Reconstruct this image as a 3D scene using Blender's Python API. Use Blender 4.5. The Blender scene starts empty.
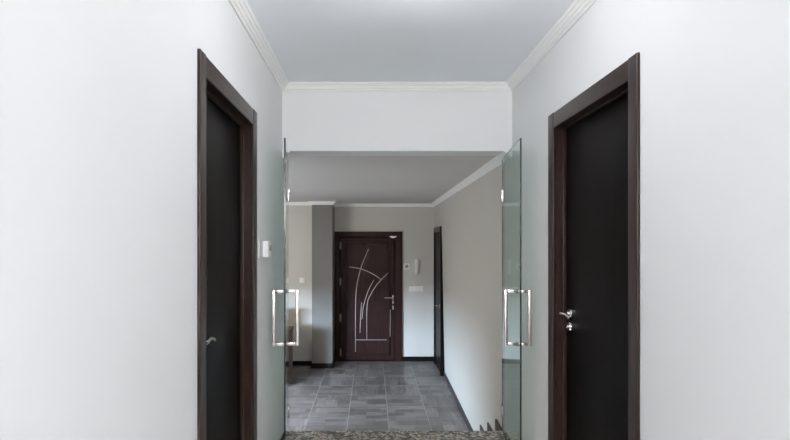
import bpy, bmesh, math, random
from mathutils import Vector, Matrix

random.seed(7)
S = bpy.context.scene
COL = S.collection

# ------------------------------------------------------------------ measures
F = 510.0                   # focal length in pixels of a 790 px wide frame
CX, CY = 372.0, 243.0       # vanishing point of the hall
EYE = 1.42                  # camera height over the hall floor
HL, HR = -0.643, 1.006      # hall walls
HEAD_Y = 3.66               # front face of the header over the glass doors
STUB_Y = 3.86               # where the hall walls end
HC = EYE + 1.14             # hall ceiling
LC = EYE + 0.665            # entrance ceiling
EF = EYE - 2.0              # entrance floor
FAR_Y = 8.644               # wall with the front door
LEFT_Y = 8.32               # wall left of the pillar
PIL_Y = 8.16                # front of the pillar
LIV_X = -4.9                # far left wall of the entrance room
BACK_Y = -2.6


def P(x, y, d):
    return Vector(((x - CX) * d / F, d, EYE + (CY - y) * d / F))


# ------------------------------------------------------------------ materials
def new_mat(name):
    m = bpy.data.materials.new(name)
    m.use_nodes = True
    nt = m.node_tree
    b = nt.nodes['Principled BSDF']
    return m, nt, b


def setin(b, **kw):
    for k, v in kw.items():
        k = k.replace('_', ' ')
        if k in b.inputs:
            b.inputs[k].default_value = v


def paint(name, col, rough=0.6, var=0.02, bump=0.03, spec=0.3):
    m, nt, b = new_mat(name)
    tc = nt.nodes.new('ShaderNodeTexCoord')
    n = nt.nodes.new('ShaderNodeTexNoise')
    n.inputs['Scale'].default_value = 3.0
    n.inputs['Detail'].default_value = 4
    nt.links.new(tc.outputs['Object'], n.inputs['Vector'])
    mx = nt.nodes.new('ShaderNodeMix')
    mx.data_type = 'RGBA'
    mx.inputs['A'].default_value = (*[c * (1 - var) for c in col], 1)
    mx.inputs['B'].default_value = (*[min(1, c * (1 + var)) for c in col], 1)
    nt.links.new(n.outputs['Fac'], mx.inputs['Factor'])
    nt.links.new(mx.outputs['Result'], b.inputs['Base Color'])
    n2 = nt.nodes.new('ShaderNodeTexNoise')
    n2.inputs['Scale'].default_value = 220.0
    nt.links.new(tc.outputs['Object'], n2.inputs['Vector'])
    bp = nt.nodes.new('ShaderNodeBump')
    bp.inputs['Strength'].default_value = bump
    bp.inputs['Distance'].default_value = 0.001
    nt.links.new(n2.outputs['Fac'], bp.inputs['Height'])
    nt.links.new(bp.outputs['Normal'], b.inputs['Normal'])
    setin(b, Roughness=rough, Specular_IOR_Level=spec)
    return m


def wood(name, c0, c1, rough=0.35, scale=(14, 14, 1.2), spec=0.5, coat=0.0):
    m, nt, b = new_mat(name)
    tc = nt.nodes.new('ShaderNodeTexCoord')
    mp = nt.nodes.new('ShaderNodeMapping')
    mp.inputs['Scale'].default_value = scale
    nt.links.new(tc.outputs['Object'], mp.inputs['Vector'])
    n = nt.nodes.new('ShaderNodeTexNoise')
    n.inputs['Scale'].default_value = 4.0
    n.inputs['Detail'].default_value = 8
    n.inputs['Distortion'].default_value = 0.6
    nt.links.new(mp.outputs['Vector'], n.inputs['Vector'])
    r = nt.nodes.new('ShaderNodeValToRGB')
    r.color_ramp.elements[0].position = 0.35
    r.color_ramp.elements[1].position = 0.7
    r.color_ramp.elements[0].color = (*c0, 1)
    r.color_ramp.elements[1].color = (*c1, 1)
    nt.links.new(n.outputs['Fac'], r.inputs['Fac'])
    nt.links.new(r.outputs['Color'], b.inputs['Base Color'])
    setin(b, Roughness=rough, Specular_IOR_Level=spec, Coat_Weight=coat, Coat_Roughness=0.2)
    return m


def metal(name, col, rough=0.25):
    m, nt, b = new_mat(name)
    tc = nt.nodes.new('ShaderNodeTexCoord')
    n = nt.nodes.new('ShaderNodeTexNoise')
    n.inputs['Scale'].default_value = 60
    nt.links.new(tc.outputs['Object'], n.inputs['Vector'])
    mr = nt.nodes.new('ShaderNodeMapRange')
    mr.inputs['To Min'].default_value = rough * 0.8
    mr.inputs['To Max'].default_value = rough * 1.3
    nt.links.new(n.outputs['Fac'], mr.inputs['Value'])
    nt.links.new(mr.outputs['Result'], b.inputs['Roughness'])
    setin(b, Base_Color=(*col, 1), Metallic=1.0)
    return m


def plastic(name, col, rough=0.4):
    m, nt, b = new_mat(name)
    setin(b, Base_Color=(*col, 1), Roughness=rough)
    return m


def slate_floor():
    m, nt, b = new_mat('slate_tiles')
    L = nt.links.new
    tc = nt.nodes.new('ShaderNodeTexCoord')
    sc0 = nt.nodes.new('ShaderNodeVectorMath')
    sc0.operation = 'ADD'
    sc0.inputs[1].default_value = (0.272, 0.12, 0)
    L(tc.outputs['Object'], sc0.inputs[0])
    sn = nt.nodes.new('ShaderNodeVectorMath')
    sn.operation = 'SNAP'
    sn.inputs[1].default_value = (0.455, 0.455, 10)
    L(sc0.outputs[0], sn.inputs[0])
    wn = nt.nodes.new('ShaderNodeTexWhiteNoise')
    wn.noise_dimensions = '3D'
    L(sn.outputs[0], wn.inputs['Vector'])
    gt = nt.nodes.new('ShaderNodeMath')
    gt.operation = 'GREATER_THAN'
    gt.inputs[1].default_value = 0.55
    L(wn.outputs['Value'], gt.inputs[0])
    sx_ = nt.nodes.new('ShaderNodeSeparateXYZ')
    L(sc0.outputs[0], sx_.inputs[0])
    cm = nt.nodes.new('ShaderNodeCombineXYZ')
    L(sx_.outputs['Y'], cm.inputs['X'])
    L(sx_.outputs['X'], cm.inputs['Y'])
    sw = nt.nodes.new('ShaderNodeMix')
    sw.data_type = 'VECTOR'
    L(gt.outputs[0], sw.inputs['Factor'])
    L(sc0.outputs[0], sw.inputs['A'])
    L(cm.outputs[0], sw.inputs['B'])
    # every tile shows another cut of the same print
    sh = nt.nodes.new('ShaderNodeVectorMath')
    sh.operation = 'MULTIPLY_ADD'
    sh.inputs[1].default_value = (3.0, 3.0, 0)
    L(wn.outputs['Color'], sh.inputs[0])
    L(sw.outputs['Result'], sh.inputs[2])
    PV = sh.outputs[0]

    def brick(loc, bw, rh, off, c1, c2, mortar, msize, sq=1.0, freq=2, src=None):
        mp = nt.nodes.new('ShaderNodeMapping')
        mp.inputs['Location'].default_value = loc
        L(src or tc.outputs['Object'], mp.inputs['Vector'])
        t = nt.nodes.new('ShaderNodeTexBrick')
        t.offset = off
        t.squash = sq
        t.squash_frequency = freq
        t.inputs['Scale'].default_value = 1.0
        t.inputs['Brick Width'].default_value = bw
        t.inputs['Row Height'].default_value = rh
        t.inputs['Mortar Size'].default_value = msize
        t.inputs['Mortar Smooth'].default_value = 0.1
        t.inputs['Bias'].default_value = 0.0
        t.inputs['Color1'].default_value = (*c1, 1)
        t.inputs['Color2'].default_value = (*c2, 1)
        t.inputs['Mortar'].default_value = (*mortar, 1)
        L(mp.outputs['Vector'], t.inputs['Vector'])
        return t
    # printed slate pieces of uneven size inside each tile
    a = brick((0.272, 0.05, 0), 0.2275, 0.1137, 0.37, (0.152, 0.143, 0.142), (0.245, 0.230, 0.227), (0.20, 0.188, 0.185), 0.0015, 1.5, 2, PV)
    c = brick((0.13, 0.21, 0), 0.31, 0.152, 0.61, (0.74, 0.73, 0.74), (1.16, 1.15, 1.15), (1.0, 1.0, 1.0), 0.001, 0.7, 3, PV)
    mul = nt.nodes.new('ShaderNodeMix')
    mul.data_type = 'RGBA'
    mul.blend_type = 'MULTIPLY'
    mul.clamp_result = False
    mul.inputs['Factor'].default_value = 1.0
    L(a.outputs['Color'], mul.inputs['A'])
    L(c.outputs['Color'], mul.inputs['B'])
    # streaks along the pieces
    mp = nt.nodes.new('ShaderNodeMapping')
    mp.inputs['Scale'].default_value = (2.0, 14.0, 1)
    L(PV, mp.inputs['Vector'])
    n = nt.nodes.new('ShaderNodeTexNoise')
    n.inputs['Scale'].default_value = 3.0
    n.inputs['Detail'].default_value = 6
    L(mp.outputs['Vector'], n.inputs['Vector'])
    mr = nt.nodes.new('ShaderNodeMapRange')
    mr.inputs['From Min'].default_value = 0.3
    mr.inputs['From Max'].default_value = 0.7
    mr.inputs['To Min'].default_value = 0.80
    mr.inputs['To Max'].default_value = 1.20
    L(n.outputs['Fac'], mr.inputs['Value'])
    mul2 = nt.nodes.new('ShaderNodeMix')
    mul2.data_type = 'RGBA'
    mul2.blend_type = 'MULTIPLY'
    mul2.inputs['Factor'].default_value = 1.0
    L(mul.outputs['Result'], mul2.inputs['A'])
    L(mr.outputs['Result'], mul2.inputs['B'])
    # grout
    g = brick((0.272, 0.12, 0), 0.455, 0.455, 0.0, (0, 0, 0), (0, 0, 0), (1, 1, 1), 0.0035)
    mixg = nt.nodes.new('ShaderNodeMix')
    mixg.data_type = 'RGBA'
    L(g.outputs['Color'], mixg.inputs['Factor'])
    L(mul2.outputs['Result'], mixg.inputs['A'])
    mixg.inputs['B'].default_value = (0.36, 0.345, 0.33, 1)
    L(mixg.outputs['Result'], b.inputs['Base Color'])
    bp = nt.nodes.new('ShaderNodeBump')
    bp.inputs['Strength'].default_value = 0.25
    bp.inputs['Distance'].default_value = 0.002
    L(n.outputs['Fac'], bp.inputs['Height'])
    L(bp.outputs['Normal'], b.inputs['Normal'])
    setin(b, Roughness=0.42, Specular_IOR_Level=0.45)
    return m


def granite():
    m, nt, b = new_mat('speckled_granite')
    L = nt.links.new
    tc = nt.nodes.new('ShaderNodeTexCoord')
    v = nt.nodes.new('ShaderNodeTexVoronoi')
    v.inputs['Scale'].default_value = 48
    L(tc.outputs['Object'], v.inputs['Vector'])
    n = nt.nodes.new('ShaderNodeTexNoise')
    n.inputs['Scale'].default_value = 30
    n.inputs['Detail'].default_value = 5
    L(tc.outputs['Object'], n.inputs['Vector'])
    sep = nt.nodes.new('ShaderNodeSeparateColor')
    L(v.outputs['Color'], sep.inputs['Color'])
    ad = nt.nodes.new('ShaderNodeMath')
    ad.operation = 'ADD'
    L(sep.outputs['Red'], ad.inputs[0])
    L(n.outputs['Fac'], ad.inputs[1])
    r = nt.nodes.new('ShaderNodeValToRGB')
    r.color_ramp.elements[0].position = 0.34
    r.color_ramp.elements[0].color = (0.05, 0.048, 0.046, 1)
    r.color_ramp.elements[1].position = 0.68
    r.color_ramp.elements[1].color = (0.58, 0.55, 0.51, 1)
    e = r.color_ramp.elements.new(0.5)
    e.color = (0.20, 0.19, 0.18, 1)
    hv = nt.nodes.new('ShaderNodeMath')
    hv.operation = 'MULTIPLY'
    hv.inputs[1].default_value = 0.5
    L(ad.outputs[0], hv.inputs[0])
    L(hv.outputs[0], r.inputs['Fac'])
    L(r.outputs['Color'], b.inputs['Base Color'])
    setin(b, Roughness=0.3)
    return m


def pane_glass():
    m = bpy.data.materials.new('green_tinted_glass')
    m.use_nodes = True
    nt = m.node_tree
    nt.nodes.clear()
    L = nt.links.new
    o = nt.nodes.new('ShaderNodeOutputMaterial')
    mix = nt.nodes.new('ShaderNodeMixShader')
    tr = nt.nodes.new('ShaderNodeBsdfTransparent')
    tr.inputs['Color'].default_value = (0.825, 0.875, 0.855, 1)     # per face, so squared through the pane
    gl = nt.nodes.new('ShaderNodeBsdfGlossy')
    gl.inputs['Roughness'].default_value = 0.02
    gl.inputs['Color'].default_value = (0.9, 0.95, 0.93, 1)
    fr = nt.nodes.new('ShaderNodeFresnel')
    fr.inputs['IOR'].default_value = 1.45
    # a thin pane: light is not bent inside, so only the outward face mirrors
    ge = nt.nodes.new('ShaderNodeNewGeometry')
    inv = nt.nodes.new('ShaderNodeMath')
    inv.operation = 'SUBTRACT'
    inv.inputs[0].default_value = 1.0
    L(ge.outputs['Backfacing'], inv.inputs[1])
    ml = nt.nodes.new('ShaderNodeMath')
    ml.operation = 'MULTIPLY'
    L(fr.outputs['Fac'], ml.inputs[0])
    L(inv.outputs[0], ml.inputs[1])
    L(ml.outputs[0], mix.inputs['Fac'])
    L(tr.outputs[0], mix.inputs[1])
    L(gl.outputs[0], mix.inputs[2])
    L(mix.outputs[0], o.inputs['Surface'])
    return m


def emit(name, col, strength):
    m = bpy.data.materials.new(name)
    m.use_nodes = True
    nt = m.node_tree
    nt.nodes.clear()
    o = nt.nodes.new('ShaderNodeOutputMaterial')
    e = nt.nodes.new('ShaderNodeEmission')
    e.inputs['Color'].default_value = (*col, 1)
    e.inputs['Strength'].default_value = strength
    nt.links.new(e.outputs[0], o.inputs['Surface'])
    return m


M_WALL = paint('white_wall_paint', (0.77, 0.77, 0.77))
M_ROOM = paint('entrance_wall_paint', (0.535, 0.508, 0.470))
M_HALLF = paint('light_stone_floor', (0.62, 0.61, 0.60), rough=0.35)
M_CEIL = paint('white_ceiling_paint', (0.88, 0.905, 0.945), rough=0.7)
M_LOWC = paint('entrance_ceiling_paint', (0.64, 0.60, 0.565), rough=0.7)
M_TAUPE = paint('taupe_pillar_paint', (0.185, 0.175, 0.165))
M_CROWN = paint('crown_white', (0.91, 0.905, 0.895), rough=0.5, var=0.005, bump=0.0)
M_FRAME = wood('espresso_veneer', (0.014, 0.006, 0.0045), (0.034, 0.016, 0.0115), rough=0.32, spec=0.4)
M_LEAF = wood('black_brown_veneer', (0.005, 0.004, 0.004), (0.009, 0.007, 0.0065), rough=0.34, spec=0.04)
M_MAHOG = wood('mahogany_laminate', (0.021, 0.0078, 0.0070), (0.036, 0.0135, 0.0125), rough=0.42, spec=0.15)
M_DARK = wood('dark_baseboard', (0.004, 0.003, 0.003), (0.009, 0.007, 0.006), rough=0.45, spec=0.12)
M_SKIRT = paint('dark_stone_skirting', (0.05, 0.045, 0.047), rough=0.4)
M_BROWN = wood('brown_cap_wood', (0.05, 0.025, 0.015), (0.10, 0.05, 0.03), rough=0.4)
M_STEEL = metal('brushed_steel', (0.58, 0.53, 0.52), 0.18)
M_CHROME = metal('satin_chrome', (0.80, 0.78, 0.77), 0.2)
M_INLAY = metal('inlay_aluminium', (0.42, 0.36, 0.345), 0.5)
M_WHITE = plastic('white_plastic', (0.90, 0.90, 0.89))
M_CREAM = plastic('ivory_plastic', (0.80, 0.77, 0.74))
M_GREYP = plastic('grey_plastic', (0.22, 0.22, 0.22))
M_DIM = plastic('display_grey', (0.20, 0.20, 0.19))
M_GREYL = plastic('pale_grey_plastic', (0.62, 0.63, 0.63))
M_EDGE = plastic('dark_green_glass_edge', (0.008, 0.016, 0.014), 0.15)
M_GLASS = pane_glass()
M_SLATE = slate_floor()
M_GRAN = granite()
M_COOL = emit('cool_lamp_glow', (0.985, 0.99, 1.0), 80.0)
M_WARM = emit('warm_fill_glow', (1.0, 0.82, 0.57), 185.0)


# ------------------------------------------------------------------ mesh helpers
def box(bm, x0, x1, y0, y1, z0, z1, bev=0.0, seg=2):
    vs = [bm.verts.new((x, y, z)) for x in (x0, x1) for y in (y0, y1) for z in (z0, z1)]
    fs = [(0, 1, 3, 2), (4, 6, 7, 5), (0, 4, 5, 1), (2, 3, 7, 6), (0, 2, 6, 4), (1, 5, 7, 3)]
    faces = [bm.faces.new([vs[i] for i in f]) for f in fs]
    if bev > 0:
        es = list({e for f in faces for e in f.edges})
        bmesh.ops.bevel(bm, geom=es, offset=bev, segments=seg, affect='EDGES', profile=0.6)
    return faces


def cyl(bm, a, b, r0, r1=None, n=20):
    a, b = Vector(a), Vector(b)
    r1 = r0 if r1 is None else r1
    d = (b - a).normalized()
    u = d.orthogonal().normalized()
    w = d.cross(u)
    ra = [bm.verts.new(a + (u * math.cos(t) + w * math.sin(t)) * r0) for t in [2 * math.pi * i / n for i in range(n)]]
    rb = [bm.verts.new(b + (u * math.cos(t) + w * math.sin(t)) * r1) for t in [2 * math.pi * i / n for i in range(n)]]
    for i in range(n):
        bm.faces.new((ra[i], ra[(i + 1) % n], rb[(i + 1) % n], rb[i]))
    bm.faces.new(ra[::-1])
    bm.faces.new(rb)


def tube(bm, pts, r, n=12):
    pts = [Vector(p) for p in pts]
    rings = []
    u = None
    for i, p in enumerate(pts):
        d = (pts[min(i + 1, len(pts) - 1)] - pts[max(i - 1, 0)]).normalized()
        u = d.orthogonal().normalized() if u is None else (u - d * u.dot(d)).normalized()
        w = d.cross(u)
        rr = r[i] if isinstance(r, (list, tuple)) else r
        rings.append([bm.verts.new(p + (u * math.cos(t) + w * math.sin(t)) * rr) for t in [2 * math.pi * k / n for k in range(n)]])
    for A, B in zip(rings, rings[1:]):
        for k in range(n):
            bm.faces.new((A[k], A[(k + 1) % n], B[(k + 1) % n], B[k]))
    bm.faces.new(rings[0][::-1])
    bm.faces.new(rings[-1])


def spline(pts, per=8):
    pts = [Vector(p) for p in pts]
    if len(pts) < 3:
        return pts
    q = [pts[0] * 2 - pts[1]] + pts + [pts[-1] * 2 - pts[-2]]
    out = []
    for i in range(1, len(q) - 2):
        p0, p1, p2, p3 = q[i - 1:i + 3]
        for k in range(per):
            t = k / per
            out.append(0.5 * ((2 * p1) + (p2 - p0) * t + (2 * p0 - 5 * p1 + 4 * p2 - p3) * t * t + (3 * p1 - p0 - 3 * p2 + p3) * t ** 3))
    out.append(pts[-1])
    return out


def sweep(bm, path, prof, z, closed_ends=True, ext=(None, None)):
    """profile (d, h): d away from the wall to the LEFT of the path's direction, h over z; mitred at path corners"""
    pts = [Vector((p[0], p[1], 0)) for p in path]
    if ext[0]:
        pts = [Vector((*ext[0], 0))] + pts
    if ext[1]:
        pts = pts + [Vector((*ext[1], 0))]
    rings = []
    lo, hi = (1 if ext[0] else 0), len(pts) - (1 if ext[1] else 0)
    for i in range(lo, hi):
        p = pts[i]
        d0 = (p - pts[i - 1]).normalized() if i > 0 else (pts[1] - p).normalized()
        d1 = (pts[i + 1] - p).normalized() if i < len(pts) - 1 else d0
        n0, n1 = Vector((-d0.y, d0.x, 0)), Vector((-d1.y, d1.x, 0))
        mi = (n0 + n1).normalized()
        mi = mi / max(0.2, mi.dot(n0))
        rings.append([bm.verts.new((p.x + mi.x * d, p.y + mi.y * d, z + h)) for d, h in prof])
    k = len(prof)
    for A, B in zip(rings, rings[1:]):
        for j in range(k):
            bm.faces.new((A[j], A[(j + 1) % k], B[(j + 1) % k], B[j]))
    bm.faces.new(rings[0][::-1])
    bm.faces.new(rings[-1])


def make(name, bm, mats, parent=None, smooth=False, loc=None):
    bmesh.ops.recalc_face_normals(bm, faces=bm.faces)
    me = bpy.data.meshes.new(name)
    bm.to_mesh(me)
    bm.free()
    for m in (mats if isinstance(mats, (list, tuple)) else [mats]):
        me.materials.append(m)
    if smooth:
        for p in me.polygons:
            p.use_smooth = True
        try:
            me.set_sharp_from_angle(angle=math.radians(40))
        except Exception:
            pass
    o = bpy.data.objects.new(name, me)
    COL.objects.link(o)
    if parent is not None:
        o.parent = parent
        # geometry is written in world space: bring it into the thing's own frame
        par = parent
        off = Vector((0, 0, 0))
        while par is not None:
            off += par.location
            par = par.parent
        me.transform(Matrix.Translation(-off))
    elif loc is not None:
        me.transform(Matrix.Translation(-Vector(loc)))
        o.location = loc
    return o


def tag(o, label, cat, kind=None, group=None):
    o['label'] = label
    o['category'] = cat
    if kind:
        o['kind'] = kind
    if group:
        o['group'] = group
    return o


def root(name, loc, label, cat, kind=None, group=None):
    o = bpy.data.objects.new(name, None)
    o.empty_display_size = 0.1
    o.location = loc
    COL.objects.link(o)
    return tag(o, label, cat, kind, group)


def boxes(name, lst, mats, label, cat, kind='structure', group=None, parent=None):
    bm = bmesh.new()
    for b in lst:
        box(bm, *b)
    o = make(name, bm, mats, parent)
    if parent is None:
        tag(o, label, cat, kind, group)
    return o


# ------------------------------------------------------------------ hall shell
T = 0.12
DL0, DL1 = 1.938, 2.722      # clear opening of the left door (y)
DR0, DR1 = 1.976, 2.800      # clear opening of the right door (y)
DTOP = EYE + 0.634           # clear height
LIN = 0.02                   # frame lining
boxes('wall_left', [(HL - T, HL, BACK_Y, DL0 - LIN, 0, HC), (HL - T, HL, DL1 + LIN, STUB_Y, -0.6, HC),
                    (HL - T, HL, DL0 - LIN, DL1 + LIN, DTOP + LIN, HC)], M_WALL,
      'smooth white hall wall around the dark door beside the small white thermostat', 'wall')
boxes('wall_right', [(HR, HR + T, BACK_Y, DR0 - LIN, 0, HC), (HR, HR + T, DR1 + LIN, STUB_Y, -0.6, HC),
                     (HR, HR + T, DR0 - LIN, DR1 + LIN, DTOP + LIN, HC)], M_WALL,
      'smooth white hall wall around the dark door with a chrome lever and keyhole', 'wall')
boxes('wall_back', [(HL - T, HR + T, BACK_Y - T, BACK_Y, 0, HC)], M_WALL, 'plain white wall closing the hall behind the viewer', 'wall')
boxes('wall_header', [(HL - T, HR + T, HEAD_Y, STUB_Y, LC - 0.005, HC)], M_WALL,
      'white header wall over the opening between the two glass doors', 'wall')
boxes('ceiling', [(HL - T, HR + T, BACK_Y - T, STUB_Y, HC, HC + 0.1)], M_CEIL,
      'flat white hall ceiling above the header wall', 'ceiling')
boxes('floor', [(HL, HR, BACK_Y, 3.52, -0.12, 0)], M_HALLF, 'pale stone floor of the upper hall', 'floor')
bm = bmesh.new()
box(bm, HL, HR, 3.52, 3.86, -0.04, 0, 0.006)
box(bm, HL, HR, 3.52, 3.84, -0.6, -0.04)
tag(make('floor', bm, M_GRAN), 'speckled grey granite slab edging the hall above the stairs', 'step', 'structure')

# ------------------------------------------------------------------ entrance shell
XB = HR + 0.0


def wx(y, z):
    """inner face of the slightly out-of-plumb right wall of the entrance"""
    t = (y - STUB_Y) / (FAR_Y - STUB_Y)
    top, bot = HR + 0.040 * t, HR + 0.105 * (t ** 0.8 if t > 0 else 0)
    s = (LC - z) / (LC - EF)
    return top + (bot - top) * s


bm = bmesh.new()
NY, NZ = 14, 6
gi, go = [], []
for i in range(NY + 1):
    y = STUB_Y + (FAR_Y + 0.12 - STUB_Y) * i / NY
    gi.append([bm.verts.new((wx(y, EF - 0.1 + (LC + 0.1 - EF + 0.1) * j / NZ), y, EF - 0.1 + (LC + 0.2 - EF) * j / NZ)) for j in range(NZ + 1)])
    go.append([bm.verts.new((HR + 0.26, y, EF - 0.1 + (LC + 0.2 - EF) * j / NZ)) for j in range(NZ + 1)])
for G in (gi, go):
    for i in range(NY):
        for j in range(NZ):
            bm.faces.new((G[i][j], G[i + 1][j], G[i + 1][j + 1], G[i][j + 1]))
for i in range(NY):
    bm.faces.new((gi[i][0], gi[i + 1][0], go[i + 1][0], go[i][0]))
    bm.faces.new((gi[i][NZ], gi[i + 1][NZ], go[i + 1][NZ], go[i][NZ]))
for j in range(NZ):
    bm.faces.new((gi[0][j], gi[0][j + 1], go[0][j + 1], go[0][j]))
    bm.faces.new((gi[NY][j], gi[NY][j + 1], go[NY][j + 1], go[NY][j]))
tag(make('wall_entrance_right', bm, M_ROOM, smooth=True), 'long pale side wall running from the stairs to the front door wall', 'wall', 'structure')

PX0, PX1 = -0.962, -0.634     # pillar
boxes('wall_front_door', [(PX0, HR + 0.2, FAR_Y, FAR_Y + T, EF - 0.1, LC + 0.1)], M_ROOM,
      'pale far wall around the front door with intercom and switches', 'wall')
boxes('wall_entrance_left', [(LIV_X - T, PX0, LEFT_Y, FAR_Y + T, EF - 0.1, LC + 0.1)], M_ROOM,
      'warm beige wall piece beyond the glass door, beside the taupe pillar', 'wall')
boxes('pillar', [(PX0, PX1, PIL_Y, FAR_Y, EF, LC)], M_TAUPE,
      'square taupe pillar standing directly beside the front door frame', 'pillar')
# the entrance room widens to the left, out of view, where its window faces the door wall
WX0, WX1, WZ0, WZ1 = -4.65, -2.35, EYE - 1.6, EYE - 0.52
WM = (WX0 + WX1) / 2
boxes('wall_entrance_side', [(LIV_X - T, LIV_X, STUB_Y - T, FAR_Y, EF, LC)], M_ROOM, 'side wall of the entrance room, out of view to the left', 'wall')
boxes('wall_window', [(LIV_X - T, WX0, STUB_Y - T, STUB_Y, EF - 0.1, LC + 0.1), (WX1, HL - T, STUB_Y - T, STUB_Y, EF - 0.1, LC + 0.1),
                      (WX0, WX1, STUB_Y - T, STUB_Y, EF - 0.1, WZ0), (WX0, WX1, STUB_Y - T, STUB_Y, WZ1, LC + 0.1)], M_ROOM,
      'wall of the entrance room holding its low window', 'wall')
w = root('window_1', (WM, STUB_Y - 0.06, WZ0), 'wide low window lighting the entrance room', 'window', 'structure')
bm = bmesh.new()
for a, b in ((WX0, WX0 + 0.05), (WX1 - 0.05, WX1), (WM - 0.03, WM + 0.03)):
    box(bm, a, b, STUB_Y - 0.09, STUB_Y - 0.03, WZ0, WZ1)
for a, b in ((WZ0, WZ0 + 0.05), (WZ1 - 0.05, WZ1)):
    box(bm, WX0, WX1, STUB_Y - 0.09, STUB_Y - 0.03, a, b)
make('window_frame', bm, M_WHITE, w)
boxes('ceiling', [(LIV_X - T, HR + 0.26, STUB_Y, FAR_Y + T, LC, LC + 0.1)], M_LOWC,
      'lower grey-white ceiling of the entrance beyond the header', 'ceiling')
boxes('floor', [(LIV_X - T, HR + 0.26, STUB_Y - 0.02, FAR_Y + T, EF - 0.12, EF)], M_SLATE,
      'dark grey slate mosaic tile floor leading to the front door', 'floor')

# stairs down from the hall
NOSE = [3.86, 4.15, 4.48, 4.83]
for k in range(3):
    zt = -0.145 * (k + 1)
    bm = bmesh.new()
    box(bm, HL - 0.1, wx(NOSE[k], zt) - 0.001, NOSE[k], NOSE[k + 1], zt - 0.03, zt, 0.005)
    box(bm, HL - 0.1, wx(NOSE[k], zt) - 0.001, NOSE[k], NOSE[k + 1] - 0.02, EF, zt - 0.03)
    tag(make('stair_step', bm, M_GRAN), ['top', 'middle', 'bottom'][k] + ' granite step of the short stair down to the entrance', 'step', 'structure', 'granite stair steps')
    # stepped skirting on the side wall
    bm = bmesh.new()
    zs, ze = (0.0 if k == 0 else -0.145 * k) - 0.012, zt
    y0, y1 = NOSE[k], NOSE[k + 1]
    vs = []
    for x_off in (-0.013, 0.01):
        vs.append([bm.verts.new((wx(y, z) + x_off, y, z)) for y, z in ((y0, ze), (y1, ze), (y1, zs), (y0, zs))])
    A, B = vs
    bm.faces.new(A)
    bm.faces.new(B[::-1])
    for i in range(4):
        bm.faces.new((A[i], A[(i + 1) % 4], B[(i + 1) % 4], B[i]))
    tag(make('trim_%d' % (20 + k), bm, M_SKIRT),
        ['tallest dark skirting tooth on the side wall, next to the glass door', 'middle dark skirting tooth on the side wall above the stairs',
         'smallest dark skirting tooth on the side wall, farthest down the stairs'][k], 'trim', 'structure', 'stepped stair skirting')

bm = bmesh.new()
box(bm, HL - 0.005, HL + 0.013, 3.5, STUB_Y - 0.002, 0, 0.042, 0.002)
tag(make('trim_9', bm, M_DARK), 'low dark strip at the foot of the left wall under the glass door hinge', 'trim', 'structure')

# low half wall at the left of the entrance
bm = bmesh.new()
box(bm, -1.37, -1.222, 7.0, 7.86, EF, EYE - 1.33)
box(bm, LIV_X, -1.38, 7.62, 7.75, EF, EYE - 1.02)  # added unseen leg: blocks window light from the foot of the beige wall
o = make('wall_half', bm, paint('half_wall_plaster', (0.20, 0.155, 0.135)))
tag(o, 'low brownish half wall seen past the open glass door, with an added unseen leg shading the beige wall', 'wall', 'structure')
bm = bmesh.new()
box(bm, -1.39, -1.208, 6.98, 7.875, EYE - 1.33, EYE - 1.28, 0.006)
tag(make('trim_16', bm, M_BROWN), 'dark brown cap on the low half wall', 'trim', 'structure')

# ------------------------------------------------------------------ crown mouldings
CR = [(0, -.052)]
for k in range(4):      # four flat bands parted by fine grooves
    for t, up in ((0.03, -.001), (0.10, .0045), (0.86, .0045), (0.95, -.001)):
        q = (k + t) / 4
        CR.append((.055 * q + .68 * up, -.052 * (1 - q) - .73 * up))
CR += [(.055, 0), (0, 0)]


def crown(name, path, z, label, ext=(None, None)):
    bm = bmesh.new()
    sweep(bm, path, CR, z, ext=ext)
    return tag(make(name, bm, M_CROWN), label, 'crown moulding', 'structure')


A, B, C_, D = (HL, BACK_Y), (HL, HEAD_Y), (HR, HEAD_Y), (HR, BACK_Y)
# directions chosen so that the room lies to the left of the path
crown('trim_1', [B, A], HC, 'stepped white crown moulding above the left hall door', (C_, D))
crown('trim_2', [C_, B], HC, 'straight white crown moulding across the top of the header wall', (D, A))
crown('trim_3', [D, C_], HC, 'stepped white crown moulding above the right hall door', (A, B))
crown('trim_4', [A, D], HC, 'white crown moulding behind the viewer', (B, C_))
E0, E1 = (HR, STUB_Y), (wx(FAR_Y, LC), FAR_Y)
crown('trim_5', [(HR, HEAD_Y + 0.002), E1], LC, 'white crown moulding along the top of the long entrance side wall', (None, (PX1, FAR_Y)))
crown('trim_6', [E1, (PX1, FAR_Y)], LC, 'cream crown moulding over the front door', ((HR, STUB_Y), (PX1, PIL_Y)))
crown('trim_7', [(PX1, FAR_Y), (PX1, PIL_Y), (PX0, PIL_Y), (PX0, LEFT_Y), (LIV_X, LEFT_Y)], LC,
      'cream crown moulding wrapping the taupe pillar and beige wall', (E1, None))
bm = bmesh.new()
sweep(bm, [(HL, STUB_Y), (HL, HEAD_Y + 0.002)], CR, LC)
tag(make('trim_8', bm, M_CROWN), 'short white crown moulding end above the left glass door hinge', 'crown moulding', 'structure')

# ------------------------------------------------------------------ baseboards
BB = [(0, 0), (0.014, 0), (0.014, 0.070), (0.010, 0.076), (0, 0.076)]


def baseb(name, path, z, label, mat=M_DARK, ext=(None, None)):
    bm = bmesh.new()
    sweep(bm, path, BB, z, ext=ext)
    return tag(make(name, bm, mat), label, 'baseboard', 'structure')


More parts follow.
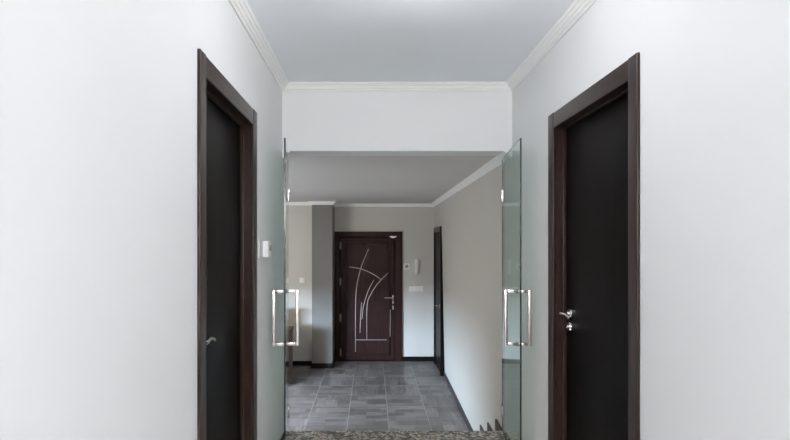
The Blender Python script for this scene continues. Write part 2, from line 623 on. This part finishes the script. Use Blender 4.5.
FDX0, FDX1 = P(334.3, 0, FAR_Y).x, P(402.2, 0, FAR_Y).x
FARX = wx(FAR_Y, EF)
baseb('baseboard_far', [(FARX - 0.01, FAR_Y), (FDX1, FAR_Y)], EF, 'black baseboard between the front door and the corner')
baseb('baseboard_pillar', [(PX1, FAR_Y - 0.05), (PX1, PIL_Y), (PX0, PIL_Y), (PX0, LEFT_Y)], EF, 'dark brown baseboard around the foot of the taupe pillar')
baseb('baseboard_left', [(PX0, LEFT_Y), (LIV_X, LEFT_Y)], EF, 'black baseboard under the beige wall beside the pillar')
D4Y0, D4Y1 = 7.66, 8.50
bm = bmesh.new()
npt = 10
path = [(wx(4.84 + (D4Y0 - 4.84) * i / npt, EF) - 0.002, 4.84 + (D4Y0 - 4.84) * i / npt) for i in range(npt + 1)]
sweep(bm, path, [(-0.02, 0), (0.012, 0), (0.012, 0.060), (0.008, 0.066), (-0.02, 0.066)], EF)
tag(make('baseboard_right', bm, M_SKIRT), 'thin dark baseboard along the foot of the long side wall', 'baseboard', 'structure')
AN, AW = 0.064, 0.080    # architrave widths
for nm, xw, s, segs, lab in (('baseboard_hall_left', HL, 1, ((BACK_Y, DL0 - AN), (DL1 + AW, 3.5)), 'dark baseboard along the left hall wall'),
                             ('baseboard_hall_right', HR, -1, ((BACK_Y, DR0 - AN), (DR1 + AW, 3.5)), 'dark baseboard along the right hall wall')):
    bm = bmesh.new()
    for a, b in segs:
        box(bm, min(xw, xw + s * 0.013), max(xw, xw + s * 0.013), a, b, 0, 0.07, 0.002)
    tag(make(nm, bm, M_DARK), lab, 'baseboard', 'structure')


# ------------------------------------------------------------------ flush hall doors
def lever_parts(parent, c, out, along, mat, r=0.009, length=0.12, curve=0.0, lock=True):
    """c: centre of the rose on the leaf; out: unit vector out of the leaf; along: unit vector the grip points to"""
    c, out, along = Vector(c), Vector(out), Vector(along)
    bm = bmesh.new()
    cyl(bm, c, c + out * 0.010, 0.026, 0.024, 24)
    rose = make('rose', bm, mat, parent, True)
    bm = bmesh.new()
    up = Vector((0, 0, 1))
    pts = [c + out * 0.008, c + out * 0.036, c + out * 0.049 + along * 0.004 + up * 0.001, c + out * 0.054 + along * 0.018 + up * 0.003]
    for k in range(1, 7):
        t = k / 6
        pts.append(c + out * (0.054 - 0.006 * t) + along * (0.018 + (length - 0.018) * t) + up * (0.003 + curve * math.sin(t * math.pi) - 0.012 * t))
    pts = spline(pts, 4)
    n = len(pts)
    tube(bm, pts, [r * (1.0 if i < n * 0.5 else 1.0 - 0.18 * (i / n - 0.5) * 2) for i in range(n)], 12)
    make('lever', bm, mat, parent, True)
    if lock:
        q = c - up * 0.070
        bm = bmesh.new()
        cyl(bm, q, q + out * 0.009, 0.025, 0.023, 24)
        ck = make('lock_rose', bm, mat, parent, True)
        bm = bmesh.new()
        cyl(bm, q + out * 0.0085, q + out * 0.016, 0.008, 0.008, 16)
        box(bm, *sorted((q.x + out.x * 0.016, q.x + out.x * 0.018)), q.y - 0.0015, q.y + 0.0015, q.z - 0.012, q.z - 0.002)
        make('lock_cylinder', bm, mat, ck, True)


def hall_door(name, xw, side, y0, y1, label, handle_at, handle_dir, curve):
    """side: +1 when the room lies towards +x of the wall face xw"""
    r = root(name, (xw, (y0 + y1) / 2, 0), label, 'door', 'structure')
    sx = lambda a, b: tuple(sorted((xw + side * a, xw + side * b)))
    fr = bmesh.new()
    # lining boards
    for a, b in ((y0 - LIN, y0), (y1, y1 + LIN)):
        box(fr, *sx(-T, 0.001), a, b, 0, DTOP + LIN)
    box(fr, *sx(-T, 0.001), y0, y1, DTOP, DTOP + LIN)
    # stops behind which the leaf shuts
    for a, b in ((y0, y0 + 0.012), (y1 - 0.012, y1)):
        box(fr, *sx(-0.060, -0.040), a, b, 0, DTOP, 0.002)
    box(fr, *sx(-0.060, -0.040), y0, y1, DTOP - 0.012, DTOP, 0.002)
    make('door_frame', fr, M_FRAME, r, True)
    for a, b, nm in ((y0 - AN, y0 + 0.004, 'near'), (y1 - 0.004, y1 + AW, 'far')):
        bm = bmesh.new()
        box(bm, *sx(0, 0.013), a, b, 0, DTOP + AW + 0.002, 0.004, 3)
        make('architrave', bm, M_FRAME, r, True)
    bm = bmesh.new()
    box(bm, *sx(0, 0.012), y0 + 0.003, y1 - 0.003, DTOP - 0.004, DTOP + AW, 0.005, 3)
    make('architrave', bm, M_FRAME, r, True)
    bm = bmesh.new()
    box(bm, *sx(-T, -0.061), y0 + 0.001, y1 - 0.001, 0.005, DTOP - 0.001, 0.001)
    make('door_leaf', bm, M_LEAF, r, True)
    h = bpy.data.objects.new('door_handle', None)
    COL.objects.link(h)
    h.parent = r
    h['label'] = 'satin chrome lever handle'
    hy, hz = handle_at
    lever_parts(h, (xw - side * 0.061, hy, hz), (side, 0, 0), (0, handle_dir, 0), M_CHROME, length=0.13, curve=curve)
    return r


hall_door('door_1', HL, 1, DL0, DL1, 'dark brown door in a framed recess of the left hall wall, beside the thermostat', (1.992, 1.026), 1, 0.010)
hall_door('door_2', HR, -1, DR0, DR1, 'dark brown door in a framed recess of the right hall wall, chrome lever and keyhole', (2.752, 1.040), -1, 0.008)

# ------------------------------------------------------------------ front door
fd = root('door_3', ((FDX0 + FDX1) / 2, FAR_Y, EF), 'mahogany front door with curved metal inlay lines at the far end', 'door', 'structure')
ftop = P(0, 231.6, FAR_Y).z
fw = 0.10
bm = bmesh.new()
for a, b in ((FDX0, FDX0 + fw), (FDX1 - fw - 0.04, FDX1)):
    box(bm, a, b, FAR_Y - 0.035, FAR_Y, EF, ftop, 0.005)
box(bm, FDX0 + fw - 0.01, FDX1 - fw - 0.03, FAR_Y - 0.0345, FAR_Y, ftop - fw, ftop - 0.0005, 0.005)
box(bm, FDX0 + fw, FDX1 - fw - 0.04, FAR_Y - 0.03, FAR_Y, EF, EF + 0.02)
make('door_frame', bm, M_MAHOG, fd, True)
LY = FAR_Y - 0.048          # face of the leaf
lx0, lx1 = FDX0 + fw - 0.008, FDX1 - fw - 0.03
lz0, lz1 = EF + 0.012, ftop - fw + 0.008
bm = bmesh.new()
box(bm, lx0, lx1, LY, FAR_Y - 0.002, lz0, lz1)
bm.faces.ensure_lookup_table()
front = min(bm.faces, key=lambda f: f.calc_center_median().y)
bmesh.ops.inset_individual(bm, faces=[front], thickness=0.105, depth=0)
bmesh.ops.inset_individual(bm, faces=[front], thickness=0.016, depth=-0.026)
bmesh.ops.inset_individual(bm, faces=[front], thickness=0.010, depth=0.004)
make('door_leaf', bm, M_MAHOG, fd)
# moulding round the panel
bm = bmesh.new()
px0, px1, pz0, pz1 = lx0 + 0.105, lx1 - 0.105, lz0 + 0.105, lz1 - 0.105
for a, b, c, d in ((px0 - 0.016, px1 + 0.016, pz0 - 0.016, pz0 + 0.002), (px0 - 0.016, px1 + 0.016, pz1 - 0.002, pz1 + 0.016),
                   (px0 - 0.016, px0 + 0.002, pz0, pz1), (px1 - 0.002, px1 + 0.016, pz0, pz1)):
    box(bm, a, b, LY - 0.014, LY + 0.004, c, d, 0.004)
make('panel_moulding', bm, M_MAHOG, fd, True)
IY = LY + 0.022 - 0.004
LINES = [
    [(368.5, 249), (361, 267.8), (356.5, 288.3), (355.5, 312), (355.5, 351.4)],
    [(349, 266.8), (361, 268.8), (372.9, 273.9), (381.4, 279.7)],
    [(388.0, 272.9), (378, 283.1), (371.2, 293.4), (367.1, 305.3), (366.8, 339)],
    [(373.9, 279.7), (367.8, 291.7), (363.3, 307), (362, 319)],
    [(361.6, 302), (360.6, 318), (360, 332.6)],
    [(355.5, 339.5), (386.5, 339.5)],
    [(390.2, 309.4), (390.0, 336)],
]
for k, ln in enumerate(LINES):
    pts = []
    for x, y in ln:
        p = P(x, y, FAR_Y)
        pts.append(Vector((p.x, 0, p.z)))
    pts = spline(pts, 10)
    bm = bmesh.new()
    hw = 0.0058 if k < 5 else 0.0042
    yb = IY if k != 6 else LY
    rows = []
    for i, p in enumerate(pts):
        d = (pts[min(i + 1, len(pts) - 1)] - pts[max(i - 1, 0)]).normalized()
        nrm = Vector((-d.z, 0, d.x))
        tw = hw * (0.75 + 0.25 * min(1, 4 * min(i, len(pts) - 1 - i) / max(1, len(pts) - 1))) if len(pts) > 2 else hw
        rows.append([bm.verts.new((p.x + nrm.x * s, yy, p.z + nrm.z * s)) for s, yy in ((-tw, yb + 0.004), (-tw, yb - 0.004), (tw, yb - 0.004), (tw, yb + 0.004))])
    for a, b in zip(rows, rows[1:]):
        for j in range(4):
            bm.faces.new((a[j], a[(j + 1) % 4], b[(j + 1) % 4], b[j]))
    bm.faces.new(rows[0][::-1])
    bm.faces.new(rows[-1])
    make('metal_inlay', bm, M_INLAY, fd)
for y in (245.6, 281.4, 317.3, 351.4):
    p = P(340.6, y, FAR_Y)
    bm = bmesh.new()
    cyl(bm, (p.x, LY - 0.008, p.z - 0.062), (p.x, LY - 0.008, p.z + 0.062), 0.013, n=16)
    cyl(bm, (p.x, LY - 0.008, p.z + 0.062), (p.x, LY - 0.008, p.z + 0.072), 0.010, 0.004, 12)
    box(bm, p.x - 0.014, p.x + 0.016, LY - 0.004, LY + 0.006, p.z - 0.045, p.z + 0.045)
    make('hinge', bm, metal('hinge_metal', (0.30, 0.26, 0.25), 0.45) if y < 250 else bpy.data.materials['hinge_metal'], fd, True)
h = bpy.data.objects.new('door_handle', None)
COL.objects.link(h)
h.parent = fd
h['label'] = 'satin metal lever with separate lock plates'
hc = P(392.8, 297.2, FAR_Y)
bm = bmesh.new()
box(bm, hc.x - 0.012, hc.x + 0.012, LY - 0.010, LY + 0.002, hc.z - 0.035, hc.z + 0.04, 0.004)
make('rose', bm, M_INLAY, h, True)
bm = bmesh.new()
tube(bm, spline([(hc.x, LY - 0.008, hc.z), (hc.x, LY - 0.045, hc.z), (hc.x - 0.02, LY - 0.056, hc.z), (hc.x - 0.08, LY - 0.056, hc.z), (hc.x - 0.142, LY - 0.054, hc.z)], 5), 0.0095, 12)
make('lever', bm, M_INLAY, h, True)
for yy, hh in ((302.0, 0.026), (307.3, 0.034)):
    q = P(393.0, yy, FAR_Y)
    bm = bmesh.new()
    box(bm, q.x - 0.012, q.x + 0.012, LY - 0.010, LY + 0.002, q.z - hh, q.z + hh, 0.004)
    cyl(bm, (q.x, LY - 0.009, q.z), (q.x, LY - 0.018, q.z), 0.010, n=14)
    make('lock_plate', bm, M_INLAY, h, True)
# small tapered bracket near the head of the frame
q = P(392.8, 237.0, FAR_Y)
bm = bmesh.new()
pr = [(-0.060, 0.016), (0.060, 0.016), (0.056, 0.004), (0.014, -0.020), (-0.014, -0.020), (-0.056, 0.004)]
a = [bm.verts.new((q.x + x, FAR_Y - 0.068, q.z + z)) for x, z in pr]
b = [bm.verts.new((q.x + x, FAR_Y - 0.030, q.z + z)) for x, z in pr]
bm.faces.new(a)
bm.faces.new(b[::-1])
for i in range(6):
    bm.faces.new((a[i], a[(i + 1) % 6], b[(i + 1) % 6], b[i]))
o = make('bracket', bm, M_WHITE, fd)
o['label'] = 'pale tapered bracket near the top corner'

# ------------------------------------------------------------------ side door at the far end of the entrance
r4 = root('door_4', (wx(8.0, EF), 8.1, EF), 'narrow-looking dark door in the long side wall next to the far corner', 'door', 'structure')
d4top = EYE + 0.255


D4X = 1.043
for a, b, c, d, m in ((D4Y0, D4Y0 + 0.08, EF, d4top, M_LEAF), (D4Y1 - 0.08, D4Y1, EF, d4top, M_LEAF), (D4Y0 + 0.08, D4Y1 - 0.08, d4top - 0.08, d4top, M_FRAME)):
    bm = bmesh.new()
    box(bm, D4X - 0.015, D4X + 0.10, a, b, c, d, 0.003)
    make('architrave', bm, m, r4)
bm = bmesh.new()
box(bm, D4X + 0.002, D4X + 0.10, D4Y0 + 0.08, D4Y1 - 0.08, EF + 0.005, d4top - 0.08)
make('door_leaf', bm, M_LEAF, r4)
h4 = bpy.data.objects.new('door_handle', None)
COL.objects.link(h4)
h4.parent = r4
hz = EF + 1.03
lever_parts(h4, (D4X + 0.002, 7.85, hz), (-1, 0, 0), (0, 1, 0), M_CHROME, lock=False)

# ------------------------------------------------------------------ glass doors
def glass_leaf(name, hinge, free, label, hy):
    hx, hy0 = hinge
    v = Vector((free[0] - hx, free[1] - hy0, 0))
    wdt = v.length
    r = root(name, (hx, hy0, 0), label, 'glass door', 'structure')
    r.rotation_euler = (0, 0, math.atan2(v.y, v.x))
    zb, zt = 0.010, EYE + 0.632
    t = 0.005

    def part(nm, bm, mats, parent, smooth=False):
        bmesh.ops.recalc_face_normals(bm, faces=bm.faces)
        me = bpy.data.meshes.new(nm)
        bm.to_mesh(me)
        bm.free()
        for m in (mats if isinstance(mats, list) else [mats]):
            me.materials.append(m)
        if smooth:
            for p in me.polygons:
                p.use_smooth = True
            me.set_sharp_from_angle(angle=math.radians(40))
        o = bpy.data.objects.new(nm, me)
        COL.objects.link(o)
        o.parent = parent
        return o
    bm = bmesh.new()
    fs = box(bm, 0.012, wdt, -t, t, zb, zt)
    for f in fs:
        n = f.calc_center_median()
        f.material_index = 0 if abs(abs(n.y) - t) < 1e-5 else 1
    part('glass_pane', bm, [M_GLASS, M_EDGE], r)
    # pull handle: square tube rings on both faces
    hp = bpy.data.objects.new('pull_handle', None)
    COL.objects.link(hp)
    hp.parent = r
    hp['label'] = 'square brushed steel pull handle'
    z0, z1 = EYE - 0.638, EYE - 0.291
    u = wdt - 0.105
    s = 0.0095
    for sd in (-1, 1):
        bm = bmesh.new()
        dp = 0.082
        ys = lambda a, b: tuple(sorted((sd * a, sd * b)))
        box(bm, u - s, u + s, *ys(dp - 2 * s, dp), z0, z1, 0.0025)
        for zz in (z0, z1 - 2 * s):
            box(bm, u - s, u + s, *ys(t, dp - 2 * s + 0.001), zz, zz + 2 * s, 0.0025)
        part('grip', bm, M_STEEL, hp, True)
    for zz in (z0 + s, z1 - s):
        bm = bmesh.new()
        cyl(bm, (u, -t - 0.006, zz), (u, t + 0.006, zz), 0.014, n=18)
        part('collar', bm, M_GREYP, hp, True)
    # two wall hinges
    for zc in (EYE + 0.355, EYE - 1.265):
        hb = bmesh.new()
        box(hb, 0.0, 0.045, -t - 0.006, t + 0.006, zc - 0.045, zc + 0.045, 0.002)
        cyl(hb, (0.004, 0, zc - 0.047), (0.004, 0, zc + 0.047), 0.012, n=16)
        part('hinge', hb, M_STEEL, r, True)
    return r


glass_leaf('door_5', (-0.634, 3.85), (-0.524, 3.065), 'open frameless glass door leaf at the left of the opening, seen nearly edge-on', 1)
glass_leaf('door_6', (0.984, 3.85), (0.894, 3.065), 'open frameless glass door leaf at the right of the opening, next to the chrome-levered door', 1)

# ------------------------------------------------------------------ small things on the walls
th = root('thermostat', (HL, 2.97, 1.385), 'small white thermostat box on the left hall wall beside the dark door frame', 'thermostat')
bm = bmesh.new()
box(bm, HL, HL + 0.007, 2.885, 3.075, 1.334, 1.437, 0.002)
make('back_plate', bm, M_GREYL, th, True)
bm = bmesh.new()
box(bm, HL + 0.006, HL + 0.037, 2.975, 3.062, 1.336, 1.432, 0.004, 3)
make('case', bm, M_WHITE, th, True)
bm = bmesh.new()
cyl(bm, (HL + 0.036, 3.03, 1.39), (HL + 0.044, 3.03, 1.39), 0.017, 0.014, 18)
make('dial', bm, M_GREYP, th, True)


def wall_rect(x0, y0, x1, y1, d):
    a, b = P(x0, y1, d), P(x1, y0, d)
    return a.x, b.x, a.z, b.z


x0, x1, z0, z1 = wall_rect(403.6, 263.2, 409.8, 269.4, FAR_Y)
k = root('alarm_keypad', ((x0 + x1) / 2, FAR_Y, z0), 'small square white keypad on the far wall, right of the front door frame', 'keypad')
bm = bmesh.new()
box(bm, x0, x1, FAR_Y - 0.006, FAR_Y, z0 + 0.004, z1 - 0.004)
make('mounting_plate', bm, M_GREYP, k)
bm = bmesh.new()
box(bm, x0, x1, FAR_Y - 0.020, FAR_Y - 0.005, z0, z1, 0.004)
make('case', bm, M_CREAM, k, True)
bm = bmesh.new()
box(bm, x0 + 0.026, x1 - 0.026, FAR_Y - 0.022, FAR_Y - 0.0185, z0 + 0.026, z1 - 0.026, 0.001)
make('screen', bm, M_DIM, k)

x0, x1, z0, z1 = wall_rect(414.6, 259.5, 420.2, 274.2, FAR_Y)
k = root('intercom_handset', ((x0 + x1) / 2, FAR_Y, z0), 'slim white intercom handset mounted upright above the triple switch', 'intercom')
bm = bmesh.new()
box(bm, x0, x1, FAR_Y - 0.02, FAR_Y, z0, z1, 0.005)
make('mounting_plate', bm, M_GREYL, k, True)
bm = bmesh.new()
xm = (x0 + x1) / 2 - 0.012
box(bm, xm - 0.024, xm + 0.024, FAR_Y - 0.052, FAR_Y - 0.019, z1 - 0.065, z1 - 0.004, 0.01, 3)
box(bm, xm - 0.024, xm + 0.024, FAR_Y - 0.052, FAR_Y - 0.019, z0 + 0.006, z0 + 0.066, 0.01, 3)
box(bm, xm - 0.018, xm + 0.018, FAR_Y - 0.058, FAR_Y - 0.034, z0 + 0.02, z1 - 0.02, 0.007, 3)
make('handset', bm, M_CREAM, k, True)

x0, x1, z0, z1 = wall_rect(408.8, 286.0, 423.2, 291.4, FAR_Y)
k = root('triple_switch', ((x0 + x1) / 2, FAR_Y, z0), 'wide white three-gang switch plate under the intercom handset', 'light switch')
bm = bmesh.new()
box(bm, x0, x1, FAR_Y - 0.010, FAR_Y, z0, z1, 0.003)
make('plate', bm, M_CREAM, k, True)
for i in range(3):
    a = x0 + 0.012 + i * (x1 - x0 - 0.012) / 3
    bm = bmesh.new()
    box(bm, a, a + (x1 - x0 - 0.012) / 3 - 0.012, FAR_Y - 0.016, FAR_Y - 0.0095, z0 + 0.014, z1 - 0.014, 0.003)
    make('rocker', bm, M_CREAM, k, True)

x0, x1, z0, z1 = wall_rect(299.6, 277.6, 304.6, 282.8, LEFT_Y)
k = root('light_switch', ((x0 + x1) / 2, LEFT_Y, z0), 'single white switch on the beige wall left of the taupe pillar', 'light switch')
bm = bmesh.new()
box(bm, x0, x1, LEFT_Y - 0.010, LEFT_Y, z0, z1, 0.003)
make('plate', bm, M_CREAM, k, True)
bm = bmesh.new()
box(bm, x0 + 0.017, x1 - 0.017, LEFT_Y - 0.016, LEFT_Y - 0.0095, z0 + 0.014, z1 - 0.014, 0.003)
make('rocker', bm, M_CREAM, k, True)


# ------------------------------------------------------------------ lamps
def fill_dome(x, y, z, r, h, mat, label, group=None):
    k = root('ceiling_lamp', (x, y, z), label, 'ceiling lamp', None, group)
    bm = bmesh.new()
    cyl(bm, (x, y, z - 0.02), (x, y, z), r * 1.04, n=40)
    make('lamp_base', bm, M_WHITE, k, True)
    bm = bmesh.new()
    rings = []
    for i in range(9):
        a = i / 8 * math.pi / 2
        rr, zz = r * math.cos(a), z - 0.02 - h * math.sin(a)
        if i == 8:
            rings.append([bm.verts.new((x, y, zz))])
        else:
            rings.append([bm.verts.new((x + rr * math.cos(t), y + rr * math.sin(t), zz)) for t in [2 * math.pi * j / 32 for j in range(32)]])
    for a, b in zip(rings, rings[1:]):
        for j in range(32):
            if len(b) == 1:
                bm.faces.new((a[j], a[(j + 1) % 32], b[0]))
            else:
                bm.faces.new((a[j], a[(j + 1) % 32], b[(j + 1) % 32], b[j]))
    make('lamp_shade', bm, mat, k, True)
    return k


def globe_lamp(x, y, z, drop, r, mat, label, group):
    k = root('ceiling_lamp', (x, y, z), label, 'ceiling lamp', None, group)
    bm = bmesh.new()
    cyl(bm, (x, y, z - 0.022), (x, y, z), 0.045, 0.055, 28)
    make('lamp_base', bm, M_WHITE, k, True)
    bm = bmesh.new()
    cyl(bm, (x, y, z - drop + r * 0.9), (x, y, z - 0.02), 0.008, n=12)
    make('lamp_stem', bm, M_CHROME, k, True)
    bm = bmesh.new()
    bmesh.ops.create_uvsphere(bm, u_segments=28, v_segments=16, radius=r, matrix=Matrix.Translation((x, y, z - drop)))
    make('lamp_shade', bm, mat, k, True)
    return k


globe_lamp(0.20, 1.98, HC, 0.106, 0.062, M_COOL, 'small white globe lamp hanging from the hall ceiling just out of frame', 'hall ceiling lamps')
globe_lamp(0.26, -1.65, HC, 0.62, 0.189, M_COOL, 'larger white fill globe added behind the viewer to brighten the near hall walls', 'hall ceiling lamps')  # added fill behind the camera, evens out the near walls
fill_dome(-2.6, 5.2, LC, 0.15, 0.05, M_WARM, 'round warm fill dome added out of view to warm the upper entrance walls')  # added warm fill, unseen, tints the upper walls and low ceiling

# ------------------------------------------------------------------ sky outside the window
W = bpy.data.worlds.new('World')
S.world = W
W.use_nodes = True
nt = W.node_tree
bg = nt.nodes['Background']
tc = nt.nodes.new('ShaderNodeTexCoord')
sp = nt.nodes.new('ShaderNodeSeparateXYZ')
nt.links.new(tc.outputs['Generated'], sp.inputs[0])
rp = nt.nodes.new('ShaderNodeValToRGB')
rp.color_ramp.elements[0].position = 0.505
rp.color_ramp.elements[0].color = (0.05, 0.05, 0.045, 1)
rp.color_ramp.elements[1].position = 0.515
rp.color_ramp.elements[1].color = (0.60, 0.79, 1.0, 1)
mr = nt.nodes.new('ShaderNodeMapRange')
mr.inputs['From Min'].default_value = -1
mr.inputs['From Max'].default_value = 1
nt.links.new(sp.outputs['Z'], mr.inputs['Value'])
nt.links.new(mr.outputs['Result'], rp.inputs['Fac'])
nt.links.new(rp.outputs['Color'], bg.inputs['Color'])
bg.inputs['Strength'].default_value = 138.0
# tells the renderer where the sky comes in
pl = bpy.data.lights.new('window_portal', 'AREA')
pl.shape = 'RECTANGLE'
pl.size, pl.size_y = WX1 - WX0, WZ1 - WZ0
pl.cycles.is_portal = True
po = bpy.data.objects.new('window_portal', pl)
po.location = (WM, STUB_Y - 0.10, (WZ0 + WZ1) / 2)
po.rotation_euler = Matrix(((1, 0, 0), (0, 0, -1), (0, 1, 0))).to_euler()      # faces along +y into the room
COL.objects.link(po)

# ------------------------------------------------------------------ camera
cam = bpy.data.cameras.new('Camera')
cam.sensor_width = 36
cam.sensor_fit = 'HORIZONTAL'
cam.lens = 36 * F / 790
cam.shift_x = (395 - CX) / 790
cam.shift_y = (CY - 220) / 790
cam.clip_start = 0.02
co = bpy.data.objects.new('Camera', cam)
co.location = (0, 0, EYE)
co.rotation_euler = (math.pi / 2, 0, 0)
COL.objects.link(co)
S.camera = co

S.view_settings.view_transform = 'Standard'
S.view_settings.look = 'None'
S.view_settings.gamma = 1
S.view_settings.use_curve_mapping = False
S.view_settings.exposure = 0.06
S.cycles.use_denoising = True
S.cycles.max_bounces = 12
S.cycles.diffuse_bounces = 8
S.cycles.transparent_max_bounces = 16
